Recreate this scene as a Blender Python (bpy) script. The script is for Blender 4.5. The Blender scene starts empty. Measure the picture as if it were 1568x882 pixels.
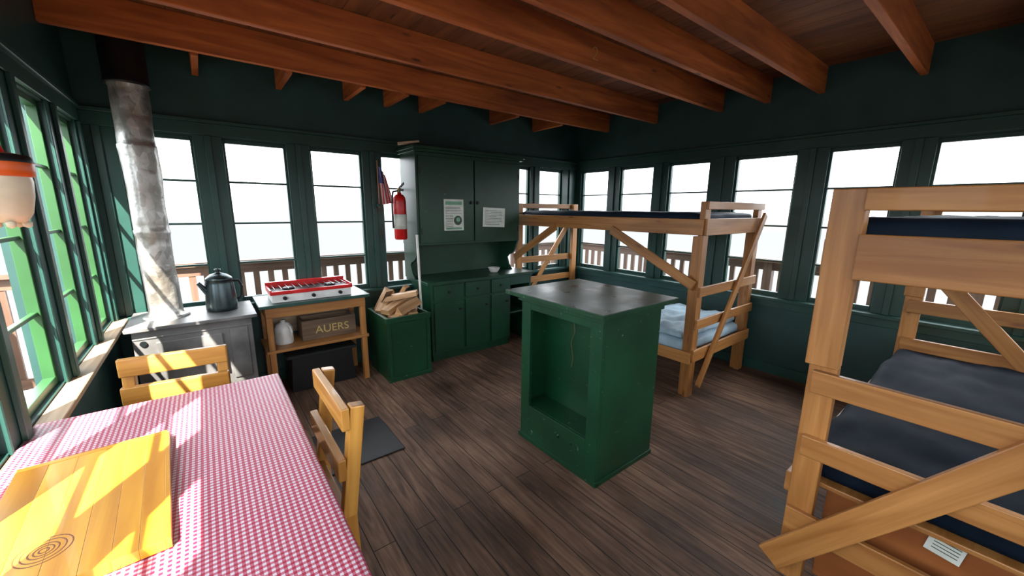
import bpy, math, random
from mathutils import Vector, Matrix, noise
random.seed(7)
COL = bpy.context.scene.collection

# ------------------------------------------------------------------ materials
def newmat(name):
    m = bpy.data.materials.new(name); m.use_nodes = True
    nt = m.node_tree; b = nt.nodes['Principled BSDF']
    return m, nt, b
def node(nt, t, **kw):
    n = nt.nodes.new(t)
    for k, v in kw.items():
        if k in n.inputs: n.inputs[k].default_value = v
        else: setattr(n, k, v)
    return n
def ramp(nt, fac, stops):
    r = nt.nodes.new('ShaderNodeValToRGB')
    els = r.color_ramp.elements
    while len(els) < len(stops): els.new(0.5)
    for e, (p, c) in zip(els, stops):
        e.position = p; e.color = (c[0], c[1], c[2], 1)
    nt.links.new(fac, r.inputs[0]); return r.outputs[0]
def mapping(nt, out, scale):
    mp = nt.nodes.new('ShaderNodeMapping'); mp.inputs['Scale'].default_value = scale
    nt.links.new(out, mp.inputs['Vector']); return mp.outputs[0]
def bump(nt, b, h, s=0.3, d=0.01):
    bp = node(nt, 'ShaderNodeBump', Strength=s, Distance=d)
    nt.links.new(h, bp.inputs['Height']); nt.links.new(bp.outputs[0], b.inputs['Normal'])
def mixc(nt, a, b_, fac, mode='MIX'):
    m = nt.nodes.new('ShaderNodeMix'); m.data_type = 'RGBA'; m.blend_type = mode
    for s, v in ((m.inputs[6], a), (m.inputs[7], b_)):
        if hasattr(v, 'links'): nt.links.new(v, s)
        else: s.default_value = (*v, 1)
    if hasattr(fac, 'links'): nt.links.new(fac, m.inputs[0])
    else: m.inputs[0].default_value = fac
    return m.outputs[2]

def wood(name, dark, light, knot=None, rough=.55, knots=True, grain=26, coat=0.0):
    m, nt, b = newmat(name)
    tc = nt.nodes.new('ShaderNodeTexCoord')
    v = mapping(nt, tc.outputs['UV'], (1.6, grain, 1))
    n1 = node(nt, 'ShaderNodeTexNoise', Scale=1.0, Detail=6.0, Distortion=.9); nt.links.new(v, n1.inputs['Vector'])
    c = ramp(nt, n1.outputs[0], [(.30, dark), (.52, [(a+b2)/2 for a, b2 in zip(dark, light)]), (.72, light)])
    n2 = node(nt, 'ShaderNodeTexNoise', Scale=1.0, Detail=2.0)
    nt.links.new(mapping(nt, tc.outputs['UV'], (.7, 3, 1)), n2.inputs['Vector'])
    v2 = ramp(nt, n2.outputs[0], [(.3, (.62, .55, .48)), (.7, (1.12, 1.1, 1.08))])
    c = mixc(nt, c, v2, 1.0, 'MULTIPLY')
    if knots:
        vo = node(nt, 'ShaderNodeTexVoronoi', Scale=1.0)
        nt.links.new(mapping(nt, tc.outputs['UV'], (2.6, 9, 1)), vo.inputs['Vector'])
        k = ramp(nt, vo.outputs['Distance'], [(.05, (1, 1, 1)), (.14, (0, 0, 0))])
        c = mixc(nt, c, knot or [x*.35 for x in dark], k)
    nt.links.new(c, b.inputs['Base Color'])
    b.inputs['Roughness'].default_value = rough
    b.inputs['Coat Weight'].default_value = coat
    bump(nt, b, n1.outputs[0], .25, .004)
    return m

def paint(name, col, rough=.45, var=.35, scuff=None, scale=3.0):
    m, nt, b = newmat(name)
    tc = nt.nodes.new('ShaderNodeTexCoord')
    n = node(nt, 'ShaderNodeTexNoise', Scale=scale, Detail=5.0)
    nt.links.new(tc.outputs['Object'], n.inputs['Vector'])
    c = ramp(nt, n.outputs[0], [(.3, [x*(1-var) for x in col]), (.7, [x*(1+var) for x in col])])
    if scuff:
        n3 = node(nt, 'ShaderNodeTexNoise', Scale=34.0, Detail=3.0)
        nt.links.new(tc.outputs['Object'], n3.inputs['Vector'])
        k = ramp(nt, n3.outputs[0], [(.69, (0, 0, 0)), (.73, (1, 1, 1))])
        c = mixc(nt, c, scuff, k)
    nt.links.new(c, b.inputs['Base Color'])
    b.inputs['Roughness'].default_value = rough
    bump(nt, b, n.outputs[0], .15, .004)
    return m
def plain(name, col, rough=.5, metal=0.0):
    return_m, nt, b = newmat(name)
    tc = nt.nodes.new('ShaderNodeTexCoord')
    n = node(nt, 'ShaderNodeTexNoise', Scale=12.0, Detail=3.0)
    nt.links.new(tc.outputs['Object'], n.inputs['Vector'])
    c = ramp(nt, n.outputs[0], [(.3, [x*.85 for x in col]), (.7, [min(1, x*1.1) for x in col])])
    nt.links.new(c, b.inputs['Base Color'])
    b.inputs['Roughness'].default_value = rough; b.inputs['Metallic'].default_value = metal
    return return_m

M = {}
M['pine'] = wood('pine_wood', (.33, .132, .030), (.54, .265, .082), knot=(.15, .05, .015), rough=.45, coat=.1)
M['pine2'] = wood('pine_wood_warm', (.43, .19, .03), (.64, .34, .075), knot=(.18, .07, .02), rough=.4, coat=.2)
M['board'] = wood('cutting_board_wood', (.62, .25, .012), (.84, .43, .035), knot=(.25, .09, .01), rough=.4, coat=.1, grain=16)
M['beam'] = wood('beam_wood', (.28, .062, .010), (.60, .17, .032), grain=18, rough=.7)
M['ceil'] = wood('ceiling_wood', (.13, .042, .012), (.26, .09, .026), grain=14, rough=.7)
M['green'] = paint('green_paint_wall', (.011, .048, .044), .5, .25)
M['greenf'] = paint('green_paint_furniture', (.004, .042, .017), .36, .3, scuff=(.08, .15, .10))
M['greenfd'] = paint('green_paint_cabinet', (.005, .042, .021), .36, .3, scuff=(.02, .12, .07))
M['greent'] = paint('green_paint_trim', (.013, .056, .046), .4, .2)
M['greens_sunlit'] = paint('green_paint_sash_sunlit', (.018, .075, .022), .4, .25)  # left sashes only: sunlight put into the colour as a lighter green
M['black'] = plain('black_iron', (.012, .012, .014), .45, .4)
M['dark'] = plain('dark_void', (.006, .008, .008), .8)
M['white'] = plain('white_enamel', (.72, .72, .70), .35)
M['red'] = plain('red_paint', (.60, .012, .012), .3)
M['orange'] = plain('orange_plastic', (.78, .13, .015), .35)
M['cream'] = plain('cream_glass', (.8, .70, .50), .3)
M['brass'] = plain('brass', (.22, .17, .07), .5, .6)
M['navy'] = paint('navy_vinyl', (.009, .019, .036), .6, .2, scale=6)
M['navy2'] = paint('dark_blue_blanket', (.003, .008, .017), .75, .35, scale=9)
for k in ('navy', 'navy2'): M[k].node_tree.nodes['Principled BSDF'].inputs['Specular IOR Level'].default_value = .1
M['ltblue'] = paint('pale_blue_sheet', (.36, .50, .60), .8, .2, scale=7)
M['paper'] = plain('paper', (.70, .74, .68), .8)
M['ink'] = plain('ink', (.06, .09, .07), .8)
M['grnpaper'] = plain('green_print', (.20, .42, .28), .8)
M['rail'] = wood('deck_rail_wood', (.09, .05, .035), (.17, .11, .08), knots=False)
M['deck'] = wood('deck_wood', (.26, .21, .17), (.46, .38, .31), knots=False)
M['sill'] = wood('sill_wood', (.34, .24, .15), (.60, .47, .33), knots=False)
M['bark'] = wood('firewood', (.36, .19, .08), (.66, .42, .22), grain=40, knots=False)
M['bark2'] = wood('firewood_bark', (.08, .05, .03), (.2, .13, .08), grain=20)
M['ply'] = wood('plywood', (.30, .09, .020), (.46, .165, .045), knots=False, grain=9)
M['ring'] = plain('wood_ring_stain', (.22, .06, .008), .5)
M['straw'] = plain('straw', (.55, .4, .15), .9)
M['heater'] = paint('heater_steel', (.15, .15, .15), .42, .5, scale=5)
M['heater'].node_tree.nodes['Principled BSDF'].inputs['Metallic'].default_value = .25
M['steel'] = plain('kettle_steel', (.06, .08, .085), .28, .85)
# galvanised pipe
m, nt, b = newmat('galvanised_pipe'); M['galv'] = m
tc = nt.nodes.new('ShaderNodeTexCoord')
vo = node(nt, 'ShaderNodeTexVoronoi', Scale=26.0); nt.links.new(mapping(nt, tc.outputs['Object'], (1, 1, .55)), vo.inputs['Vector'])
no = node(nt, 'ShaderNodeTexNoise', Scale=5.0, Detail=5.0); nt.links.new(tc.outputs['Object'], no.inputs['Vector'])
c1 = ramp(nt, vo.outputs['Color'], [(.2, (.42, .42, .40)), (.8, (.64, .64, .62))])
c2 = ramp(nt, no.outputs[0], [(.35, (.55, .50, .44)), (.6, (1.05, 1.05, 1.05))])
nt.links.new(mixc(nt, c1, c2, 1, 'MULTIPLY'), b.inputs['Base Color'])
b.inputs['Metallic'].default_value = .75; b.inputs['Roughness'].default_value = .42
bump(nt, b, no.outputs[0], .8, .03)
# island top
m, nt, b = newmat('island_top_worn'); M['itop'] = m
tc = nt.nodes.new('ShaderNodeTexCoord')
no = node(nt, 'ShaderNodeTexNoise', Scale=6.0, Detail=7.0, Distortion=.5); nt.links.new(tc.outputs['Object'], no.inputs['Vector'])
nt.links.new(ramp(nt, no.outputs[0], [(.34, (.010, .022, .016)), (.46, (.022, .045, .034)), (.6, (.05, .075, .058)), (.70, (.028, .045, .032))]), b.inputs['Base Color'])
nt.links.new(ramp(nt, no.outputs[0], [(.35, (.26,)*3), (.6, (.40,)*3)]), b.inputs['Roughness'])
# gingham
m, nt, b = newmat('gingham_cloth'); M['gingham'] = m
tc = nt.nodes.new('ShaderNodeTexCoord'); sp = nt.nodes.new('ShaderNodeSeparateXYZ'); nt.links.new(tc.outputs['UV'], sp.inputs[0])
def stripe(o):
    a = node(nt, 'ShaderNodeMath', operation='DIVIDE'); nt.links.new(o, a.inputs[0]); a.inputs[1].default_value = .0145
    f_ = node(nt, 'ShaderNodeMath', operation='FRACT'); nt.links.new(a.outputs[0], f_.inputs[0])
    g = node(nt, 'ShaderNodeMath', operation='GREATER_THAN'); nt.links.new(f_.outputs[0], g.inputs[0]); g.inputs[1].default_value = .5
    return g.outputs[0]
ad = node(nt, 'ShaderNodeMath', operation='ADD'); nt.links.new(stripe(sp.outputs[0]), ad.inputs[0]); nt.links.new(stripe(sp.outputs[1]), ad.inputs[1])
hf = node(nt, 'ShaderNodeMath', operation='MULTIPLY'); nt.links.new(ad.outputs[0], hf.inputs[0]); hf.inputs[1].default_value = .5
nt.links.new(ramp(nt, hf.outputs[0], [(0, (.60, .56, .62)), (.5, (.44, .12, .18)), (1, (.33, .010, .045))]), b.inputs['Base Color'])
b.inputs['Roughness'].default_value = .5
# floor planks (along Y)
m, nt, b = newmat('floor_planks'); M['floor'] = m
tc = nt.nodes.new('ShaderNodeTexCoord')
br = nt.nodes.new('ShaderNodeTexBrick'); br.offset = .37; br.inputs['Scale'].default_value = 1
br.inputs['Brick Width'].default_value = 2.4; br.inputs['Row Height'].default_value = .105
br.inputs['Mortar Size'].default_value = .0028; br.inputs['Mortar Smooth'].default_value = .3
br.inputs['Color1'].default_value = (.150, .090, .060, 1); br.inputs['Color2'].default_value = (.098, .060, .042, 1); br.inputs['Mortar'].default_value = (.012, .009, .007, 1)
mp = nt.nodes.new('ShaderNodeMapping'); mp.inputs['Rotation'].default_value = (0, 0, math.radians(90))
nt.links.new(tc.outputs['Object'], mp.inputs['Vector']); nt.links.new(mp.outputs[0], br.inputs['Vector'])
g = node(nt, 'ShaderNodeTexNoise', Scale=1.0, Detail=7.0, Distortion=1.2); nt.links.new(mapping(nt, tc.outputs['Object'], (30, 2.6, 1)), g.inputs['Vector'])
c = mixc(nt, br.outputs[0], ramp(nt, g.outputs[0], [(.3, (.5, .46, .44)), (.52, (1, 1, 1)), (.72, (1.5, 1.48, 1.42))]), 1, 'MULTIPLY')
g2 = node(nt, 'ShaderNodeTexNoise', Scale=1.7, Detail=6.0); nt.links.new(tc.outputs['Object'], g2.inputs['Vector'])
c = mixc(nt, c, ramp(nt, g2.outputs[0], [(.35, (.55, .52, .5)), (.65, (1.45, 1.45, 1.45))]), 1, 'MULTIPLY')
nt.links.new(c, b.inputs['Base Color'])
nt.links.new(ramp(nt, g2.outputs[0], [(.3, (.5,)*3), (.7, (.8,)*3)]), b.inputs['Roughness'])
b.inputs['Specular IOR Level'].default_value = .28
bump(nt, b, mixc(nt, br.outputs['Fac'], g.outputs[0], .35), .3, -.004)
# flag
m, nt, b = newmat('flag_cloth'); M['flag'] = m
tc = nt.nodes.new('ShaderNodeTexCoord'); sp = nt.nodes.new('ShaderNodeSeparateXYZ'); nt.links.new(tc.outputs['UV'], sp.inputs[0])
a = node(nt, 'ShaderNodeMath', operation='MULTIPLY'); nt.links.new(sp.outputs[0], a.inputs[0]); a.inputs[1].default_value = 6.5
f_ = node(nt, 'ShaderNodeMath', operation='FRACT'); nt.links.new(a.outputs[0], f_.inputs[0])
g = node(nt, 'ShaderNodeMath', operation='GREATER_THAN'); nt.links.new(f_.outputs[0], g.inputs[0]); g.inputs[1].default_value = .5
st = mixc(nt, (.5, .03, .05), (.6, .6, .6), g.outputs[0])
x1 = node(nt, 'ShaderNodeMath', operation='LESS_THAN'); nt.links.new(sp.outputs[0], x1.inputs[0]); x1.inputs[1].default_value = .5
y1 = node(nt, 'ShaderNodeMath', operation='GREATER_THAN'); nt.links.new(sp.outputs[1], y1.inputs[0]); y1.inputs[1].default_value = .58
aa = node(nt, 'ShaderNodeMath', operation='MULTIPLY'); nt.links.new(x1.outputs[0], aa.inputs[0]); nt.links.new(y1.outputs[0], aa.inputs[1])
nt.links.new(mixc(nt, st, (.03, .05, .22), aa.outputs[0]), b.inputs['Base Color'])

# ------------------------------------------------------------------ builder
class B:
    def __init__(s, name, T=None):
        s.name = name; s.v = []; s.f = []; s.m = []; s.uv = []; s.sm = []; s.mats = []; s.T = T or Matrix.Identity(4)
    def mi(s, k):
        if k not in s.mats: s.mats.append(k)
        return s.mats.index(k)
    def add(s, vs, fs, mat, uvs, smooth=False):
        o = len(s.v); s.v += [s.T @ Vector(p) for p in vs]
        for f, u in zip(fs, uvs):
            s.f.append([i+o for i in f]); s.uv.append(u); s.m.append(s.mi(mat)); s.sm.append(smooth)
    def obox(s, Mx, d, mat, taper=None):
        h = [x/2 for x in d]; vs = []
        for sx in (-1, 1):
            for sy in (-1, 1):
                for sz in (-1, 1): vs.append(Vector((sx*h[0], sy*h[1], sz*h[2])))
        fs = [(0, 1, 3, 2), (4, 6, 7, 5), (0, 4, 5, 1), (2, 3, 7, 6), (0, 2, 6, 4), (1, 5, 7, 3)]
        L = max(range(3), key=lambda i: d[i]); o1, o2 = random.random()*20, random.random()*20
        uvs = []
        for k, f in enumerate(fs):
            na = k//2; ax = [i for i in range(3) if i != na]
            if L in ax: ax.remove(L); ua, va = L, ax[0]
            else: ua, va = ax
            uvs.append([(vs[i][ua]+o1, vs[i][va]+o2+k*.37) for i in f])
        s.add([Mx @ v for v in vs], fs, mat, uvs)
    def box(s, x0, x1, y0, y1, z0, z1, mat):
        s.obox(Matrix.Translation(((x0+x1)/2, (y0+y1)/2, (z0+z1)/2)), (abs(x1-x0), abs(y1-y0), abs(z1-z0)), mat)
    def beam(s, p, q, w, t, mat, side=(0, 0, 1)):
        p = Vector(p); q = Vector(q); d = (q-p); L = d.length; d.normalize()
        a = Vector(side); a = (a - d*a.dot(d)).normalized(); c = d.cross(a)
        Mx = Matrix((( d.x, a.x, c.x), (d.y, a.y, c.y), (d.z, a.z, c.z))).to_4x4(); Mx.translation = (p+q)/2
        s.obox(Mx, (L, w, t), mat)
    def cyl(s, p, q, r0, r1, mat, n=20, caps=True):
        p = Vector(p); q = Vector(q); d = (q-p).normalized()
        a = d.orthogonal().normalized(); c = d.cross(a); vs = []
        for (o, r) in ((p, r0), (q, r1)):
            for i in range(n):
                t = 2*math.pi*i/n; vs.append(o + a*math.cos(t)*r + c*math.sin(t)*r)
        L = (q-p).length; o1 = random.random()*9
        fs = [(i, (i+1) % n, n+(i+1) % n, n+i) for i in range(n)]
        uvs = [[(o1, i*r0*6.28/n), (o1, (i+1)*r0*6.28/n), (o1+L, (i+1)*r0*6.28/n), (o1+L, i*r0*6.28/n)] for i in range(n)]
        s.add(vs, fs, mat, uvs, True)
        if caps:
            s.add(vs[:n], [tuple(reversed(range(n)))], mat, [[(v.x, v.y) for v in reversed(vs[:n])]])
            s.add(vs[n:], [tuple(range(n))], mat, [[(v.x, v.y) for v in vs[n:]]])
    def lathe(s, c, prof, mat, n=28, wob=0):
        vs = []; c = Vector(c)
        for r, z in prof:
            for i in range(n):
                t = 2*math.pi*i/n; rr = r
                if wob: rr = r + wob*noise.noise(Vector((math.cos(t)*1.6, math.sin(t)*1.6, z*5)))
                vs.append(c + Vector((math.cos(t)*rr, math.sin(t)*rr, z)))
        fs = []; uvs = []
        for j in range(len(prof)-1):
            for i in range(n):
                f = (j*n+i, j*n+(i+1) % n, (j+1)*n+(i+1) % n, (j+1)*n+i); fs.append(f); uvs.append([(vs[k].z, vs[k].x) for k in f])
        s.add(vs, fs, mat, uvs, True)
    def tube(s, pts, r, mat, n=8):
        for a, b_ in zip(pts[:-1], pts[1:]): s.cyl(a, b_, r, r, mat, n)
    def prism(s, p, q, poly, mat, mat2=None):
        p = Vector(p); q = Vector(q); d = (q-p).normalized(); a = Vector((0, 0, 1)); a = (a-d*a.dot(d))
        a = a.normalized() if a.length > .01 else Vector((1, 0, 0)); c = d.cross(a); n = len(poly)
        vs = [p+a*y+c*x for x, y in poly] + [q+a*y*.92+c*x*.95 for x, y in poly]
        L = (q-p).length; o = random.random()*9
        fs = [(i, (i+1) % n, n+(i+1) % n, n+i) for i in range(n)]
        for i, f in enumerate(fs):
            s.add(vs, [f], mat2 if (mat2 and i == 0) else mat, [[(o, i*.07), (o, i*.07+.06), (o+L, i*.07+.06), (o+L, i*.07)]])
        s.add(vs, [tuple(reversed(range(n))), tuple(range(n, 2*n))], mat, [[(x, y) for x, y in reversed(poly)], [(x, y) for x, y in poly]])
    def done(s, bevel=.003, seg=2):
        me = bpy.data.meshes.new(s.name)
        xs = [v.x for v in s.v]; ys = [v.y for v in s.v]; zs = [v.z for v in s.v]
        o = Vector(((min(xs)+max(xs))/2, (min(ys)+max(ys))/2, min(zs)))
        me.from_pydata([v-o for v in s.v], [], s.f)
        for k in s.mats: me.materials.append(M[k])
        uvl = me.uv_layers.new(name='UVMap')
        for p, mi, uv, sm in zip(me.polygons, s.m, s.uv, s.sm):
            p.material_index = mi; p.use_smooth = sm
            for li, u in zip(p.loop_indices, uv): uvl.data[li].uv = u
        me.validate(); me.update()
        ob = bpy.data.objects.new(s.name, me); ob.location = o; COL.objects.link(ob)
        if bevel:
            md = ob.modifiers.new('bevel', 'BEVEL'); md.width = bevel; md.segments = seg; md.limit_method = 'ANGLE'; md.angle_limit = math.radians(50)
        return ob
def reparent(ch, pa):
    ch.parent = pa; ch.location = Vector(ch.location)-Vector(pa.location)

def soft(name, x0, x1, y0, y1, z0, z1, mat, r=.04, amp=.006, fr=6, n=30, seed=0, parent=None):
    import bmesh
    bm = bmesh.new(); h = Vector(((x1-x0)/2, (y1-y0)/2, (z1-z0)/2)); r = min(r, h.z*.98)
    c = Vector(((x0+x1)/2, (y0+y1)/2, z0))
    def pt(p):
        q = Vector([max(-(hh-r), min(hh-r, a)) for a, hh in zip(p, h)])
        d = p-q
        if d.length > 1e-6: d.normalize()
        v = q+d*r
        w = noise.noise(Vector((v.x*fr+seed, v.y*fr, v.z*fr)))*amp + abs(noise.noise(Vector((v.x*fr*.6+9+seed, v.y*fr*1.9, 0))))*amp*.9
        if v.z > -h.z*.5: v = v + Vector((d.x*w, d.y*w, w if d.z > .3 else 0))
        return v + Vector((0, 0, h.z))
    for ax in range(3):
        for sg in (-1, 1):
            a, b_ = [i for i in range(3) if i != ax]
            na = n if h[a] > .15 else 8; nb = n if h[b_] > .15 else 8
            g = []
            for i in range(na+1):
                row = []
                for j in range(nb+1):
                    p = Vector((0, 0, 0)); p[ax] = sg*h[ax]; p[a] = h[a]*(2*i/na-1); p[b_] = h[b_]*(2*j/nb-1)
                    row.append(bm.verts.new(pt(p)))
                g.append(row)
            for i in range(na):
                for j in range(nb):
                    f = bm.faces.new((g[i][j], g[i+1][j], g[i+1][j+1], g[i][j+1])); f.smooth = True
    bmesh.ops.remove_doubles(bm, verts=bm.verts, dist=.0015); bmesh.ops.recalc_face_normals(bm, faces=bm.faces)
    me = bpy.data.meshes.new(name); bm.to_mesh(me); bm.free(); me.materials.append(M[mat])
    ob = bpy.data.objects.new(name, me); ob.location = c; COL.objects.link(ob)
    if parent: reparent(ob, parent)
    return ob

# ------------------------------------------------------------------ room shell
XL, XR, YF, YB = -.58, 4.2, -.78, 3.95
ZC = 2.72; ZS, ZT = .76, 2.07; TH = .09
f = B('floor'); f.box(XL-.1, XR+.1, YF-.1, YB+.1, -.06, 0, 'floor'); f.done(0)
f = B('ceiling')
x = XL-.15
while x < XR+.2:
    f.box(x, x+.138, YF-1.5, YB+.2, ZC, ZC+.03, 'ceil'); x += .14  # rear overhang stretched out of view, added to keep sun off the bunks
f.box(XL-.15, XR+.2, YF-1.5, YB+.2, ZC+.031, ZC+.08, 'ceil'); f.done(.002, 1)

backw = [(-.42, .02), (.18, .64), (.80, 1.27), (1.43, 1.88), (2.04, 2.5), (2.66, 2.84), (2.92, 3.37), (3.51, 3.95)]
rightw = [(3.36, 3.84), (2.71, 3.20), (2.06, 2.54), (1.29, 1.83), (.63, 1.09), (-.02, .47), (-.66, -.18)]
leftw = [(3.36, 3.80), (2.74, 3.20), (2.06, 2.58), (1.42, 1.90), (.78, 1.26), (.14, .62), (-.56, -.04)]
frontw = [(-.42, .06), (.22, .70), (.86, 1.34), (1.5, 1.98), (2.14, 2.62), (2.78, 3.26), (3.42, 3.9)]
wn = [0]
def wall(side, wins, a0, a1):
    W = B('wall_'+side)
    def bx(o, a, b_, d0, d1, z0, z1, mat):
        if side == 'back': o.box(a, b_, YB+d0, YB+d1, z0, z1, mat)
        elif side == 'rear': o.box(a, b_, YF-d1, YF-d0, z0, z1, mat)
        elif side == 'right': o.box(XR+d0, XR+d1, a, b_, z0, z1, mat)
        else: o.box(XL-d1, XL-d0, a, b_, z0, z1, mat)
    bx(W, a0, a1, 0, TH, 0, ZS, 'green'); bx(W, a0, a1, 0, TH, ZT, ZC+.02, 'green')
    ws = sorted(wins); prev = a0
    for (a, b_) in ws+[(a1, a1)]:
        if a-prev > .005: bx(W, prev, a, 0, TH, ZS, ZT, 'green')
        prev = b_
    W.done(0)
    T = B('trim_'+side)
    bx(T, a0+TH, a1-TH, -.022, 0, ZT+.01, ZT+.10, 'greent')
    bx(T, a0+TH, a1-TH, -.035, 0, ZT+.10, ZT+.125, 'greent')
    bx(T, a0+TH, a1-TH, -.075, .0, ZS-.035, ZS-.008, 'sill' if side == 'left' else 'greent')
    bx(T, a0+TH, a1-TH, -.018, 0, ZS-.11, ZS-.036, 'greent')
    bx(T, a0+TH, a1-TH, -.016, 0, 0, .10, 'greent')
    prev = a0+TH
    for (a, b_) in ws+[(a1-TH, a1-TH)]:
        if a-prev > .05:
            bx(T, prev-.012, a+.012, -.012, 0, ZS-.008, ZT+.01, 'greent')
            mid = (a+prev)/2
            bx(T, mid-.022, mid+.022, -.030, -.012, ZS-.008, ZT+.01, 'greent')
        prev = b_
    T.done(.003, 1)
    for (a, b_) in ws:
        wn[0] += 1
        w = B('window_%d' % wn[0]); sm = 'greens_sunlit' if side == 'left' else 'greent'
        s_ = .028
        for (p, q, z0, z1) in ((a, a+s_, ZS, ZT), (b_-s_, b_, ZS, ZT), (a+s_, b_-s_, ZS, ZS+.035), (a+s_, b_-s_, ZT-.03, ZT)):
            bx(w, p, q, .02, .06, z0, z1, sm)
        for i in (1, 2, 3):
            z = ZS+(ZT-ZS)*i/4; bx(w, a+s_, b_-s_, .028, .05, z-.008, z+.008, sm)
        w.done(.002, 1)
wall('back', backw, XL-TH, XR+TH); wall('right', rightw, YF, YB); wall('left', leftw, YF, YB); wall('rear', frontw, XL-TH, XR+TH)

# beams
for y in (3.42, 2.74, 2.02, 1.60, 1.20, .60, .12, -.38):
    w = B('ceiling_beam'); w.box(XL+.001, XR-.001, y-.022, y+.022, 2.515, ZC, 'beam')
    if y == 2.02:
        pts = []
        for i in range(9):
            t = math.pi*(1-i/8*1.25); pts.append((2.27+.022*math.cos(t), 1.9965, 2.625+.022*math.sin(t)))
        pts += [(2.25, 1.9965, 2.57), (2.30, 1.9965, 2.568)]
        w.tube(pts, .002, 'straw', 6)
    w.done(.004)
for x in (.08, .62, 1.15, 1.52, 1.88, 2.75, 3.4):
    w = B('ceiling_joist'); w.box(x-.02, x+.02, 3.443, YB-.001, 2.50, ZC-.06, 'beam'); w.done(.004)

# deck + railings outside
D = B('deck')
x = XL-1.15
while x < XR+1.15:
    D.box(x, x+.135, YF-1.15, YF-.1, -.16, -.12, 'deck'); D.box(x, x+.135, YB+.1, YB+1.15, -.16, -.12, 'deck')
    if x < XL-.2 or x > XR+.08: D.box(x, x+.135, YF-.1, YB+.1, -.16, -.12, 'deck')
    x += .142
D.done(0)
def railing(p, q):
    R = B('deck_railing'); p = Vector(p); q = Vector(q); L = (q-p).length; d = (q-p)/L
    zt = .98
    up = Vector((0, 0, 1))
    R.beam(p+up*zt, q+up*zt, .13, .04, 'rail', side=d.cross(up))
    R.beam(p+up*(zt-.07), q+up*(zt-.07), .09, .04, 'rail')
    R.beam(p+up*.05, q+up*.05, .09, .04, 'rail')
    k = 0
    while k*.135 < L:
        a = p+d*(k*.135)
        if k % 12 == 0: R.beam(a+up*(-.12), a+up*.96, .09, .09, 'rail', side=d)
        else: R.beam(a+up*0, a+up*.93, .055, .03, 'rail', side=d)
        k += 1
    R.done(0)
railing((XL-1.05, YB+1.05, 0), (XR+1.05, YB+1.05, 0)); railing((XR+1.05, YB+1.05, 0), (XR+1.05, YF-1.05, 0))
railing((XL-1.05, YF-1.05, 0), (XL-1.05, YB+1.05, 0)); railing((XR+1.05, YF-1.05, 0), (XL-1.05, YF-1.05, 0))

# ------------------------------------------------------------------ island
I = B('kitchen_island')
x0, x1, y0, y1, H = 1.59, 2.13, 1.255, 1.925, 1.03
I.box(x0+.02, x1, y0, y0+.02, 0, H-.03, 'greenf'); I.box(x0+.02, x1, y1-.02, y1, 0, H-.03, 'greenf')
I.box(x1-.02, x1, y0+.02, y1-.02, 0, H-.03, 'greenf'); I.box(x0+.19, x0+.205, y0+.02, y1-.02, .02, H-.03, 'greenf')
I.box(x0, x0+.02, y0, y0+.085, 0, H-.03, 'greenf'); I.box(x0, x0+.02, y1-.085, y1, 0, H-.03, 'greenf')
I.box(x0, x0+.02, y0+.085, y1-.085, H-.11, H-.03, 'greenf'); I.box(x0, x0+.02, y0+.085, y1-.085, 0, .255, 'greenf')
I.box(x0+.02, x0+.19, y0+.02, y1-.02, .235, .255, 'greenf')
I.box(x0-.012, x0, y0-.012, y1+.012, 0, .03, 'greenf'); I.box(x0, x1, y0-.012, y0, 0, .03, 'greenf')
I.box(x0-.06, x1+.10, y0-.045, y1+.10, H-.028, H, 'itop')
I.box(x0-.064, x0-.06, y0-.045, y1+.10, H-.028, H-.001, 'greenf'); I.box(x0-.06, x1+.1, y0-.049, y0-.045, H-.028, H-.001, 'greenf')
I.box(x0-.02, x0, y0-.02, y1+.02, H-.06, H-.028, 'greenf'); I.box(x0, x1, y0-.02, y0, H-.06, H-.028, 'greenf')
I.cyl((x0+.19, 1.62, .88), (x0+.165, 1.62, .88), .009, .009, 'brass'); I.tube([(x0+.17, 1.62, .87), (x0+.17, 1.61, .80), (x0+.172, 1.64, .72), (x0+.17, 1.615, .62), (x0+.172, 1.63, .56)], .0018, 'brass')
I.cyl((x0, 1.57, .17), (x0-.012, 1.57, .17), .02, .016, 'greenf'); I.cyl((x0, 1.45, .17), (x0-.008, 1.45, .17), .008, .008, 'greenf')
I.done(.003)

# ------------------------------------------------------------------ hutch
Hh = B('hutch_cabinet'); Z = .84
Hh.box(1.69, 2.68, 3.46, 3.925, .07, Z-.03, 'greenfd'); Hh.box(1.71, 2.68, 3.49, 3.925, 0, .07, 'greenfd')
Hh.box(1.64, 2.99, 3.42, 3.925, Z-.03, Z, 'greenfd')
Hh.box(2.96, 2.985, 3.46, 3.925, 0, Z-.03, 'greenfd'); Hh.box(2.68, 2.96, 3.89, 3.925, 0, Z-.03, 'greenfd'); Hh.box(2.68, 2.96, 3.5, 3.9, .35, .37, 'greenfd')
Hh.box(2.68, 2.96, 3.46, 3.48, Z-.14, Z-.03, 'greenfd')
for a, b_ in ((1.72, 2.05), (2.08, 2.38), (2.41, 2.66)):
    Hh.box(a, b_, 3.445, 3.462, .10, .62, 'greenfd'); Hh.box(a, b_, 3.445, 3.462, .645, Z-.045, 'greenfd')
    Hh.cyl((b_-.04, 3.445, .53), (b_-.04, 3.425, .53), .011, .014, 'black', 12); Hh.cyl(((a+b_)/2, 3.445, .72), ((a+b_)/2, 3.425, .72), .011, .014, 'black', 12)
Hh.box(1.625, 2.885, 3.57, 3.925, 1.19, 2.07, 'greenfd')
Hh.box(1.65, 2.255, 3.552, 3.57, 1.215, 2.035, 'greenfd'); Hh.box(2.275, 2.865, 3.552, 3.57, 1.215, 2.035, 'greenfd')
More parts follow.
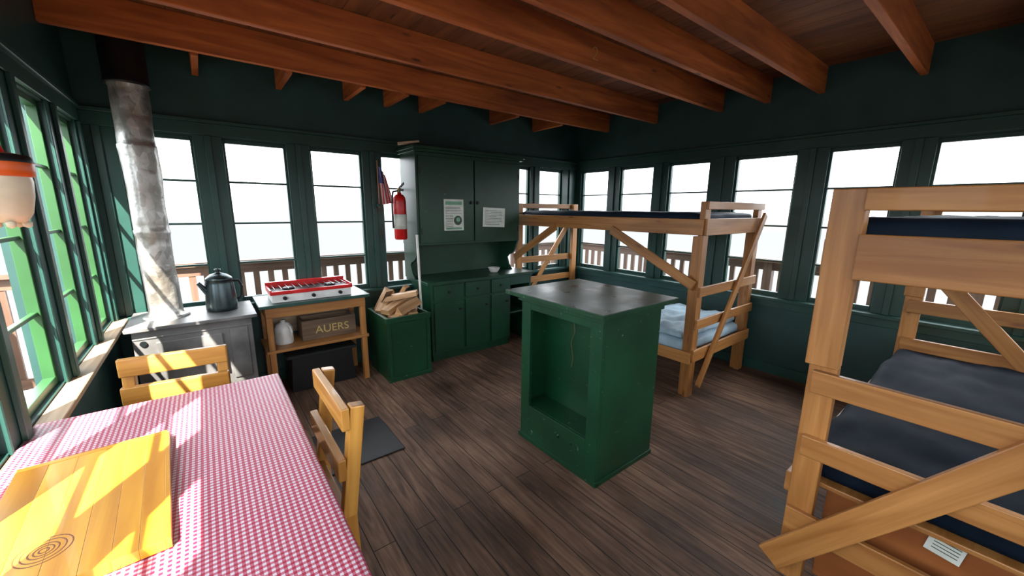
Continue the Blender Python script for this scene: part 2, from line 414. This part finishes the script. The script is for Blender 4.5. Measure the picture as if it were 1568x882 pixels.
Hh.box(1.60, 2.91, 3.535, 3.925, 2.07, 2.095, 'greenfd'); Hh.box(1.585, 2.925, 3.515, 3.925, 2.095, 2.12, 'greenfd')
for xx in (2.225, 2.305): Hh.cyl((xx, 3.552, 1.61), (xx, 3.53, 1.61), .010, .013, 'black', 12); Hh.box(xx-.006, xx+.006, 3.545, 3.552, 1.59, 1.63, 'black')
for xx in (1.66, 2.855):
    for zz in (1.33, 1.9): Hh.cyl((xx, 3.548, zz-.03), (xx, 3.548, zz+.03), .006, .006, 'black', 8)
Hh.box(1.65, 2.86, 3.905, 3.925, Z, 1.19, 'greenfd')
for xs in (1.63, 2.86):
    poly = [(3.925, Z), (3.925, 1.19), (3.57, 1.19)]
    for i in range(1, 9):
        t = i/9*math.pi/2; poly.append((3.60+.17*(1-math.cos(t))+.0, 1.17-.16*math.sin(t)))
    poly += [(3.775, .98), (3.74, .90), (3.68, Z)]
    n = len(poly); vs = [(xs, y, z) for y, z in poly]+[(xs+.022, y, z) for y, z in poly]
    fs = [tuple(reversed(range(n))), tuple(range(n, 2*n))]+[(i, (i+1) % n, n+(i+1) % n, n+i) for i in range(n)]
    Hh.add(vs, fs, 'greenfd', [[(vs[i][1], vs[i][2]) for i in f_] for f_ in fs])
Hh.done(.0025)
bw = B('bowl'); bw.lathe((2.55, 3.6, Z), [(.0, .004), (.035, .004), (.05, .02), (.068, .055), (.072, .06), (.064, .055), (.045, .022), (0, .012)], 'white'); bw.done(0)
st = B('roof_shingle_scrap'); st.beam((1.52, 3.7, 2.139), (1.70, 3.62, 2.164), .10, .02, 'sill', side=(0, 1, 0)); st.done(.002)
def paper(name, xa, xb, za, zb, tilt, green=False):
    p = B(name, Matrix.Translation(((xa+xb)/2, 3.5475, (za+zb)/2)) @ Matrix.Rotation(tilt, 4, 'Y')); w = (xb-xa)/2; h = (zb-za)/2
    p.box(-w, w, 0, .002, -h, h, 'paper')
    z = h-.03
    if green: p.box(-w*.85, w*.85, -.001, 0, h-.055, h-.02, 'grnpaper'); z = h-.075
    while z > -h+.02:
        e = w*random.uniform(.5, .88)
        if green and z < .0: e = -w*.1
        p.box(-w*.85, e, -.001, 0, z-.004, z, 'ink'); z -= .016
    if green:
        p.cyl((w*.4, 0, -h*.35), (w*.4, -.001, -h*.35), w*.42, w*.42, 'ink', 20); p.cyl((w*.42, -.001, -h*.3), (w*.42, -.002, -h*.3), w*.2, w*.2, 'grnpaper', 16)
        p.box(-w*.8, w*.8, -.001, 0, -h+.01, -h+.03, 'grnpaper')
    p.done(0)
paper('notice_paper', 1.905, 2.13, 1.33, 1.64, .0, True); paper('notice_paper', 2.37, 2.66, 1.355, 1.56, .04)

# fire extinguisher
E = B('fire_extinguisher'); ex = 1.512; c = (ex, 3.70, 1.25)
E.lathe(c, [(0, 0), (.052, 0), (.060, .012), (.060, .36), (.054, .40), (.035, .425), (.02, .43), (.02, .445), (0, .445)], 'red')
E.lathe(c, [(.061, .10), (.0615, .10), (.0615, .24), (.061, .24)], 'paper')
E.cyl((ex, 3.70, 1.69), (ex, 3.70, 1.735), .018, .018, 'brass'); E.beam((ex, 3.70, 1.735), (ex, 3.58, 1.775), .02, .008, 'black'); E.beam((ex, 3.70, 1.715), (ex, 3.60, 1.715), .02, .008, 'black')
E.tube([(ex-.015, 3.70, 1.71), (ex-.065, 3.69, 1.70), (ex-.078, 3.69, 1.60), (ex-.078, 3.69, 1.46), (ex-.075, 3.69, 1.36)], .009, 'black')
E.done(0)

# flag
F = B('american_flag'); nU, nV = 14, 16; vs = []; fs = []; uvs = []
for j in range(nV+1):
    v = j/nV
    for i in range(nU+1):
        u = i/nU; wd = .06+.07*(1-v)
        vs.append((1.40+u*wd-.02*v, 3.86+.018*math.sin(u*14+v*2)-.01*v, 1.58+v*.36+u*.02-.10*u*v))
for j in range(nV):
    for i in range(nU):
        a = j*(nU+1)+i; fs.append((a, a+1, a+nU+2, a+nU+1)); uvs.append([(i/nU, j/nV), ((i+1)/nU, j/nV), ((i+1)/nU, (j+1)/nV), (i/nU, (j+1)/nV)])
F.add(vs, fs, 'flag', uvs, True); F.cyl((1.375, 3.865, 1.55), (1.375, 3.865, 1.98), .005, .005, 'pine', 8)
F.lathe((1.375, 3.865, 1.98), [(0, 0), (.009, .004), (.009, .012), (0, .018)], 'brass', 10); F.box(1.36, 1.39, 3.86, 3.945, 1.56, 1.59, 'greent'); F.done(0)
bm_ = B('broom'); bm_.cyl((1.612, 3.50, .25), (1.60, 3.53, 1.30), .012, .012, 'white', 10); bm_.prism((1.612, 3.5, .26), (1.612, 3.5, .005), [(-.05, -.015), (.05, -.015), (.05, .015), (-.05, .015)], 'straw'); bm_.done(0)

# wood box + logs
W = B('firewood_box'); a, b_, c, d, h = 1.17, 1.575, 3.27, 3.75, .60
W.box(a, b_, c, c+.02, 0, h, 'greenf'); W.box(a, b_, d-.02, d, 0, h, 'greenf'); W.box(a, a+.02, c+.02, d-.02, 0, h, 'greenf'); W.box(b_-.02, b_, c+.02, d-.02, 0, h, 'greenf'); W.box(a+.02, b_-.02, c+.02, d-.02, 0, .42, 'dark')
W.box(a-.01, b_+.01, c-.012, c, h-.05, h, 'greenf'); W.box(a-.012, a, c, d, h-.05, h, 'greenf'); W.box(a-.01, b_+.01, c-.012, c, 0, .04, 'greenf')
W.box(a, a+.03, c-.012, c, .04, h-.05, 'greenf'); W.box(b_-.03, b_, c-.012, c, .04, h-.05, 'greenf'); Wo = W.done(.003)
Lg = B('firewood_logs')
tri = [(-.055, -.03), (.055, -.028), (.03, .035), (-.02, .04)]; tri2 = [(-.045, -.035), (.05, -.03), (.0, .045)]; tri3 = [(-.05, -.02), (.05, -.025), (.045, .02), (-.04, .025)]
for p, q, pl in [((1.25, 3.36, .48), (1.50, 3.62, .50), tri), ((1.24, 3.60, .49), (1.50, 3.40, .52), tri2), ((1.24, 3.34, .57), (1.52, 3.50, .60), tri3), ((1.23, 3.66, .57), (1.38, 3.36, .60), tri2),
                 ((1.44, 3.33, .58), (1.53, 3.66, .60), tri3), ((1.21, 3.42, .62), (1.54, 3.60, .72), tri3), ((1.23, 3.70, .56), (1.30, 3.56, .80), tri2), ((1.30, 3.34, .63), (1.55, 3.46, .68), tri2),
                 ((1.28, 3.62, .70), (1.54, 3.44, .76), tri3), ((1.40, 3.71, .56), (1.50, 3.60, .80), tri3), ((1.20, 3.52, .60), (1.36, 3.68, .76), tri3)]:
    Lg.prism(p, q, pl, 'bark', 'bark2')
reparent(Lg.done(.003), Wo)

# ------------------------------------------------------------------ side table with camp stove
S = B('side_table')
for x in (.30, 1.02):
    for y in (3.50, 3.86): S.box(x, x+.045, y, y+.045, 0, .775, 'pine')
S.box(.26, 1.10, 3.46, 3.925, .775, .80, 'greent'); S.box(.30, 1.065, 3.495, 3.51, .69, .775, 'pine'); S.box(.30, .315, 3.5, 3.9, .69, .775, 'pine'); S.box(1.05, 1.065, 3.5, 3.9, .69, .775, 'pine')
S.box(.28, 1.08, 3.49, 3.9, .40, .425, 'pine'); S.box(.30, 1.065, 3.89, 3.905, .45, .69, 'sill'); S.done(.003)
cs = B('camp_stove')
cs.box(.36, .96, 3.53, 3.80, .802, .866, 'white'); cs.box(.35, .97, 3.52, 3.81, .866, .880, 'red'); cs.box(.375, .945, 3.545, 3.785, .880, .884, 'black')
cs.box(.35, .97, 3.785, 3.82, .880, .93, 'red'); cs.box(.35, .362, 3.52, 3.79, .880, .905, 'red'); cs.box(.958, .97, 3.52, 3.79, .880, .905, 'red'); cs.box(.35, .97, 3.515, 3.53, .872, .895, 'red')
for x in (.45, .66, .87): cs.cyl((x, 3.53, .834), (x, 3.508, .834), .016, .014, 'black', 14)
for x in (.5, .82):
    cs.lathe((x, 3.66, .884), [(0, .0), (.045, 0), (.045, .012), (.03, .018), (0, .018)], 'black', 16)
for i in range(12): xx = .39+i*.049; cs.cyl((xx, 3.55, .906), (xx, 3.78, .906), .003, .003, 'steel', 6)
cs.done(.003)
j = B('water_jug'); j.lathe((.43, 3.66, .426), [(0, 0), (.065, 0), (.07, .01), (.07, .13), (.05, .17), (.02, .18), (.02, .2), (0, .2)], 'white'); j.tube([(.45, 3.62, .60), (.47, 3.585, .58), (.48, 3.58, .53), (.48, 3.595, .50)], .008, 'white'); j.done(0)
k = B('wooden_crate'); k.box(.56, 1.0, 3.60, 3.62, .427, .60, 'bark2'); k.box(.56, 1.0, 3.80, 3.82, .427, .60, 'bark2'); k.box(.56, .58, 3.62, 3.8, .427, .60, 'bark2'); k.box(.98, 1.0, 3.62, 3.8, .427, .60, 'bark2'); k.box(.58, .98, 3.62, 3.8, .427, .44, 'bark2')
ko = k.done(.002)
tx = bpy.data.curves.new('crate_lettering', 'FONT'); tx.body = 'AUERS'; tx.size = .095; tx.extrude = .0008; tx.align_x = 'CENTER'; tx.materials.append(M['straw'])
to = bpy.data.objects.new('crate_lettering', tx); COL.objects.link(to); to.location = (.80, 3.597, .48); to.rotation_euler = (math.pi/2, 0, 0); reparent(to, ko)
k = B('storage_tub'); k.prism((.70, 3.70, .005), (.70, 3.70, .30), [(-.13, -.26), (.13, -.26), (.13, .26), (-.13, .26)], 'black'); k.box(.42, .98, 3.56, 3.84, .30, .325, 'dark'); k.done(.004)

# ------------------------------------------------------------------ heater
h_ = B('wood_heater')
h_.box(-.44, .20, 3.34, 3.80, .24, .765, 'heater'); h_.box(-.47, .235, 3.30, 3.83, .765, .79, 'heater')
for x in (-.42, .16):
    for y in (3.37, 3.76): h_.cyl((x, y, .24), (x, y, 0), .025, .018, 'black', 10)
h_.box(-.33, .02, 3.325, 3.34, .33, .68, 'heater'); h_.cyl((.0, 3.325, .5), (.0, 3.29, .5), .012, .012, 'black', 10); h_.cyl((.0, 3.29, .45), (.0, 3.29, .56), .01, .01, 'steel', 10)
h_.box(.06, .17, 3.33, 3.34, .33, .70, 'heater'); h_.cyl((-.39, 3.34, .68), (-.39, 3.33, .68), .018, .018, 'steel', 16)
h_.box(-.44, .20, 3.335, 3.345, .705, .72, 'heater')
h_.done(.006)
P = B('stove_pipe'); cx, cy = -.275, 3.58
prof = [(.125, .791), (.125, .80), (.105, .81), (.092, .82)]+[(.092, .85+i*.05) for i in range(11)]+[(.096, 1.37), (.096, 1.39), (.092, 1.395)]+[(.093, 1.43+i*.05) for i in range(10)]+[(.097, 1.91), (.097, 1.93), (.093, 1.935)]+[(.094, 1.97+i*.05) for i in range(7)]+[(.10, 2.29), (.10, 2.30)]
P.lathe((cx, cy, 0), prof, 'galv', 36, wob=.009)
P.lathe((cx, cy, 0), [(.0, 2.285), (.112, 2.285), (.112, 2.30), (.108, 2.31), (.108, ZC-.002)], 'black', 36); P.done(0)
K = B('coffee_kettle'); kc = (.045, 3.60, .791)
K.lathe(kc, [(0, 0), (.095, 0), (.10, .008), (.10, .03), (.088, .20), (.082, .225), (.086, .232), (.078, .245), (.05, .268), (.015, .278), (.015, .29), (.02, .295), (.02, .305), (0, .31)], 'steel', 28)
K.cyl((kc[0]-.075, 3.58, .93), (kc[0]-.125, 3.565, 1.01), .022, .012, 'steel', 12)
K.tube([(.125, 3.61, 1.0), (.165, 3.61, 1.0), (.18, 3.61, .96), (.172, 3.61, .88), (.14, 3.61, .85)], .009, 'black', 8); K.done(0)

# ------------------------------------------------------------------ dining table
T = B('dining_table'); ax, bx_, ay, by, zt = -.565, .20, .42, 2.085, .765
for x in (ax+.05, bx_-.10):
    for y in (ay+.06, by-.12): T.box(x, x+.06, y, y+.06, 0, zt-.03, 'pine2')
T.box(ax+.01, bx_-.01, ay+.01, by-.01, zt-.03, zt-.004, 'pine2')
T.box(ax+.05, bx_-.04, by-.09, by-.07, zt-.12, zt-.03, 'pine2'); T.box(bx_-.06, bx_-.04, ay+.08, by-.09, zt-.12, zt-.03, 'pine2'); T.done(.004)
Cl = B('gingham_tablecloth'); n1, n2 = 34, 60; vs = []; fs = []; uvs = []
dr = .055
us = [-dr, -dr*.5, -.004]+[i/n1*(bx_-ax) for i in range(n1+1)]+[bx_-ax+.004, bx_-ax+dr*.5, bx_-ax+dr]
vs_ = [-dr, -dr*.5, -.004]+[i/n2*(by-ay) for i in range(n2+1)]+[by-ay+.004, by-ay+dr*.5, by-ay+dr]
for v in vs_:
    for u in us:
        cu = min(max(u, 0), bx_-ax); cv = min(max(v, 0), by-ay); du = abs(u-cu); dv = abs(v-cv)
        z = zt+.0018*noise.noise(Vector((u*9, v*9, 0))) - max(du, dv)*.97
        wav = .006*math.sin((u+v)*38)*max(du, dv)/dr
        vs.append((ax+cu+(wav+.004 if u > cu else -wav-.001 if u < cu else 0), ay+cv+(wav+.004 if v > cv else -wav-.004 if v < cv else 0), z))
nu = len(us)
for j in range(len(vs_)-1):
    for i in range(nu-1):
        a = j*nu+i; fs.append((a, a+1, a+nu+1, a+nu)); uvs.append([(us[i]+5, vs_[j]+5), (us[i+1]+5, vs_[j]+5), (us[i+1]+5, vs_[j+1]+5), (us[i]+5, vs_[j+1]+5)])
Cl.add(vs, fs, 'gingham', uvs, True); Cl.done(0)
cb = B('cutting_board', Matrix.Translation((-.327, 1.375, .768)) @ Matrix.Rotation(math.radians(3), 4, 'Z'))
wds = [-.165, -.10, -.04, .02, .07, .115, .160]
for i in range(6): cb.box(wds[i], wds[i+1]-.0003, -.285, .29, 0, .026, 'board')
cb.box(-.165, .165, .29, .31, -.0, .027, 'board'); cb.box(.160, .170, -.285, .29, 0, .0275, 'board')
for r in (.006, .014, .022, .033, .043):
    cb.lathe((-.045, -.15, 0), [(r, .0255), (r, .0263), (r+.0035, .0263), (r+.0035, .0255)], 'ring', 28)
cb.done(.002)

def chair(loc, rot, w, zt_=.835, zl=.66):
    c = B('dining_chair', Matrix.Translation(loc) @ Matrix.Rotation(rot, 4, 'Z'))
    for s in (-1, 1):
        c.beam((s*w, .20, 0), (s*w, .19, .44), .045, .05, 'pine2', side=(1, 0, 0)); c.beam((s*w, .19, .43), (s*w, .245, .86), .045, .05, 'pine2', side=(1, 0, 0))
        c.box(s*w-.0225, s*w+.0225, -.20, -.15, 0, .42, 'pine2')
        c.box(s*w-.015, s*w+.015, -.16, .18, .36, .42, 'pine2'); c.box(s*w-.012, s*w+.012, -.16, .18, .15, .19, 'pine2')
    yb = lambda z: .19+(z-.43)/.43*.055-.04
    c.beam((-w-.025, yb(zt_), zt_), (w+.025, yb(zt_), zt_), .085, .03, 'pine2'); c.beam((-w-.025, yb(zl), zl), (w+.025, yb(zl), zl), .085, .03, 'pine2')
    for i in range(4): c.box(-w-.02, w+.02, -.21+i*.102, -.112+i*.102, .42, .445, 'pine2')
    c.box(-w, w, -.185, -.165, .36, .42, 'pine2'); c.box(-w, w, .175, .195, .2, .25, 'pine2'); c.done(.005)
chair((-.20, 2.17, 0), math.radians(-6), .175, .83, .70); chair((.115, 1.565, 0), -math.pi/2, .20, .82, .63)
mt = B('door_mat'); mt.box(.42, .88, 2.25, 2.75, 0.001, .010, 'black'); mt.done(.003)

# ------------------------------------------------------------------ lantern
Ln = B('hanging_lantern'); lc = Vector((-.368, 1.5, 1.5))
Ln.lathe(lc, [(0, .01), (.012, .012), (.03, .008), (.042, .03), (.050, .07), (.053, .105), (.051, .12)], 'cream', 28)
for i in range(5):
    t = i*1.256; Ln.lathe(lc+Vector((.028*math.cos(t), .028*math.sin(t), -.006)), [(0, 0), (.008, .004), (.009, .014), (0, .02)], 'cream', 10)
Ln.lathe(lc, [(.051, .115), (.058, .118), (.060, .13), (.060, .15), (.055, .162), (.04, .168), (.02, .17)], 'orange', 28)
Ln.lathe(lc, [(.0605, .148), (.061, .15), (.056, .164), (.03, .17)], 'black', 28)
Ln.lathe(lc, [(.02, .168), (.016, .18), (.012, .20), (.014, .25), (.009, .30), (.006, .33)], 'red', 14)
Ln.lathe(lc, [(.0, .36), (.028, .34), (.022, .37), (.012, .39), (.004, .42)], 'cream', 12)
Ln.cyl(lc+Vector((0, 0, .3)), lc+Vector((0, .0, ZC-1.5-.001)), .0022, .0022, 'orange', 6)
Ln.done(0)

# ------------------------------------------------------------------ bunk beds
def pb(o, *a): o.box(*a, 'pine')
Bk = B('bunk_bed')
for y in (1.50, 3.80):
    for x in (3.05, 4.03): pb(Bk, x, x+.085, y, y+.045, 0, 1.62)
for x in (3.05, 4.03): pb(Bk, x+.015, x+.07, 1.545, 1.59, 0, 1.35)
for y in (1.478, 3.846):
    pb(Bk, 3.05, 4.115, y, y+.022, 1.56, 1.62); pb(Bk, 3.05, 4.115, y, y+.022, 1.36, 1.49)
    pb(Bk, 3.05, 4.115, y, y+.022, .87, .95); pb(Bk, 3.05, 4.115, y, y+.022, .60, .68); pb(Bk, 3.05, 4.115, y, y+.022, .32, .42)
Bk.beam((3.12, 1.455, .10), (4.08, 1.455, 1.52), .07, .022, 'pine'); Bk.beam((3.15, 3.88, .25), (4.05, 3.88, 1.40), .07, .022, 'pine')
pb(Bk, 3.028, 3.05, 1.50, 3.845, 1.36, 1.485); pb(Bk, 4.115, 4.135, 1.50, 3.845, 1.36, 1.485)
pb(Bk, 3.028, 3.05, 1.50, 3.845, .30, .40); pb(Bk, 4.115, 4.135, 1.50, 3.845, .30, .40)
Bk.beam((3.018, 1.52, .96), (3.018, 2.36, 1.37), .08, .02, 'pine'); Bk.beam((3.018, 3.82, .96), (3.018, 3.1, 1.37), .08, .02, 'pine')
pb(Bk, 3.06, 4.1, 1.5, 3.84, 1.38, 1.40); pb(Bk, 3.06, 4.1, 1.5, 3.84, .34, .36); b1 = Bk.done(.004)
soft('upper_mattress', 3.08, 4.10, 1.56, 3.78, 1.401, 1.535, 'navy', .05, .006, parent=b1)
soft('lower_mattress', 3.08, 4.10, 1.56, 3.78, .361, .47, 'ltblue', .045, .008, seed=4, parent=b1)
soft('rumpled_blanket', 3.10, 4.05, 1.60, 2.5, .472, .54, 'ltblue', .035, .035, fr=7, n=44, seed=11, parent=b1)

Bk = B('bunk_bed')
for x in (1.82, 3.88):
    for y in (.335, -.46):
        pb(Bk, x, x+.045, y, y+.09, .0, .97); pb(Bk, x-.022 if x < 2 else x, x+.045, y, y+.1, .97, 1.63)
    fx = x-.0225
    pb(Bk, fx-.012, fx+.012, -.46, .34, 1.555, 1.63); pb(Bk, fx-.012, fx+.012, -.46, .34, 1.315, 1.475)
    pb(Bk, fx-.006, fx+.022, -.46, .405, .86, .95); pb(Bk, fx-.006, fx+.022, -.46, .405, .59, .675); pb(Bk, fx+.0, fx+.022, -.46, .42, .24, .34)
Bk.beam((1.782, .445, .075), (1.782, -.42, 1.26), .10, .025, 'pine'); Bk.beam((3.86, .38, 1.25), (3.86, -.40, .35), .09, .022, 'pine')
for y in (.425, -.482): pb(Bk, 1.84, 3.92, y, y+.022, 1.32, 1.45); pb(Bk, 1.84, 3.92, y, y+.022, .38, .47)
pb(Bk, 1.87, 3.88, -.46, .42, 1.36, 1.38); pb(Bk, 1.87, 3.88, -.46, .42, .445, .465)
b2 = Bk.done(.004)
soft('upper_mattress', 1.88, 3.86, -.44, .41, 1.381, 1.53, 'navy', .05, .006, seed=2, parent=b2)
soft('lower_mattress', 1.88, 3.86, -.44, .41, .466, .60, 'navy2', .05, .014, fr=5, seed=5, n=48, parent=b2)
pw = B('plywood_drawer'); pw.box(1.93, 1.945, -.42, .32, .02, .435, 'ply'); pw.box(1.945, 3.4, -.42, -.405, .02, .43, 'ply'); pw.box(1.945, 3.4, .305, .32, .02, .43, 'ply'); pw.box(3.385, 3.4, -.405, .305, .02, .43, 'ply'); pw.box(1.93, 3.4, -.42, .32, 0, .02, 'ply'); pw.done(.002)
tg = B('paper_tag', Matrix.Translation((1.920, -.02, .405)) @ Matrix.Rotation(.15, 4, 'X')); tg.box(-.001, .001, -.045, .045, -.045, .045, 'paper')
for i in range(5): tg.box(-.002, -.001, -.035, .03, .025-i*.013, .028-i*.013, 'ink')
tg.done(0)

# ------------------------------------------------------------------ light
w = bpy.data.worlds.new('World'); bpy.context.scene.world = w; w.use_nodes = True; nt = w.node_tree
bg = nt.nodes['Background']; tc = nt.nodes.new('ShaderNodeTexCoord'); sp = nt.nodes.new('ShaderNodeSeparateXYZ'); nt.links.new(tc.outputs['Generated'], sp.inputs[0])
mr = node(nt, 'ShaderNodeMapRange'); mr.inputs[1].default_value = -1; mr.inputs[2].default_value = 1; nt.links.new(sp.outputs[2], mr.inputs[0])
nt.links.new(ramp(nt, mr.outputs[0], [(.0, (.40, .40, .38)), (.34, (.30, .31, .31)), (.42, (.125, .135, .138)), (.48, (.119, .126, .129)), (.56, (.90, .95, 1)), (1, (.90, .95, 1))]), bg.inputs[0])
bg.inputs[1].default_value = 8.0
sl = bpy.data.lights.new('sun', 'SUN'); sl.energy = 38; sl.angle = math.radians(.6); sl.color = (1, .92, .80)
so = bpy.data.objects.new('sun', sl); COL.objects.link(so); so.rotation_euler = Vector((.44, .70, -1)).to_track_quat('-Z', 'Y').to_euler()
try:
    bpy.context.scene.view_settings.view_transform = 'Standard'
except Exception: pass

# ------------------------------------------------------------------ camera
yaw = math.radians(38); p = math.radians(11.4); roll = math.radians(.5)
fw = Vector((math.sin(yaw)*math.cos(p), math.cos(yaw)*math.cos(p), -math.sin(p))); rt = Vector((math.cos(yaw), -math.sin(yaw), 0)); up = rt.cross(fw)
r2 = rt*math.cos(roll)+up*math.sin(roll); u2 = up*math.cos(roll)-rt*math.sin(roll)
cd = bpy.data.cameras.new('camera'); co = bpy.data.objects.new('camera', cd); COL.objects.link(co)
mx = Matrix((( r2.x, u2.x, -fw.x), (r2.y, u2.y, -fw.y), (r2.z, u2.z, -fw.z))).to_4x4(); mx.translation = (0, 0, 1.55)
co.matrix_world = mx; cd.sensor_width = 36; cd.lens = 36*600/1568; cd.clip_start = .02
bpy.context.scene.camera = co
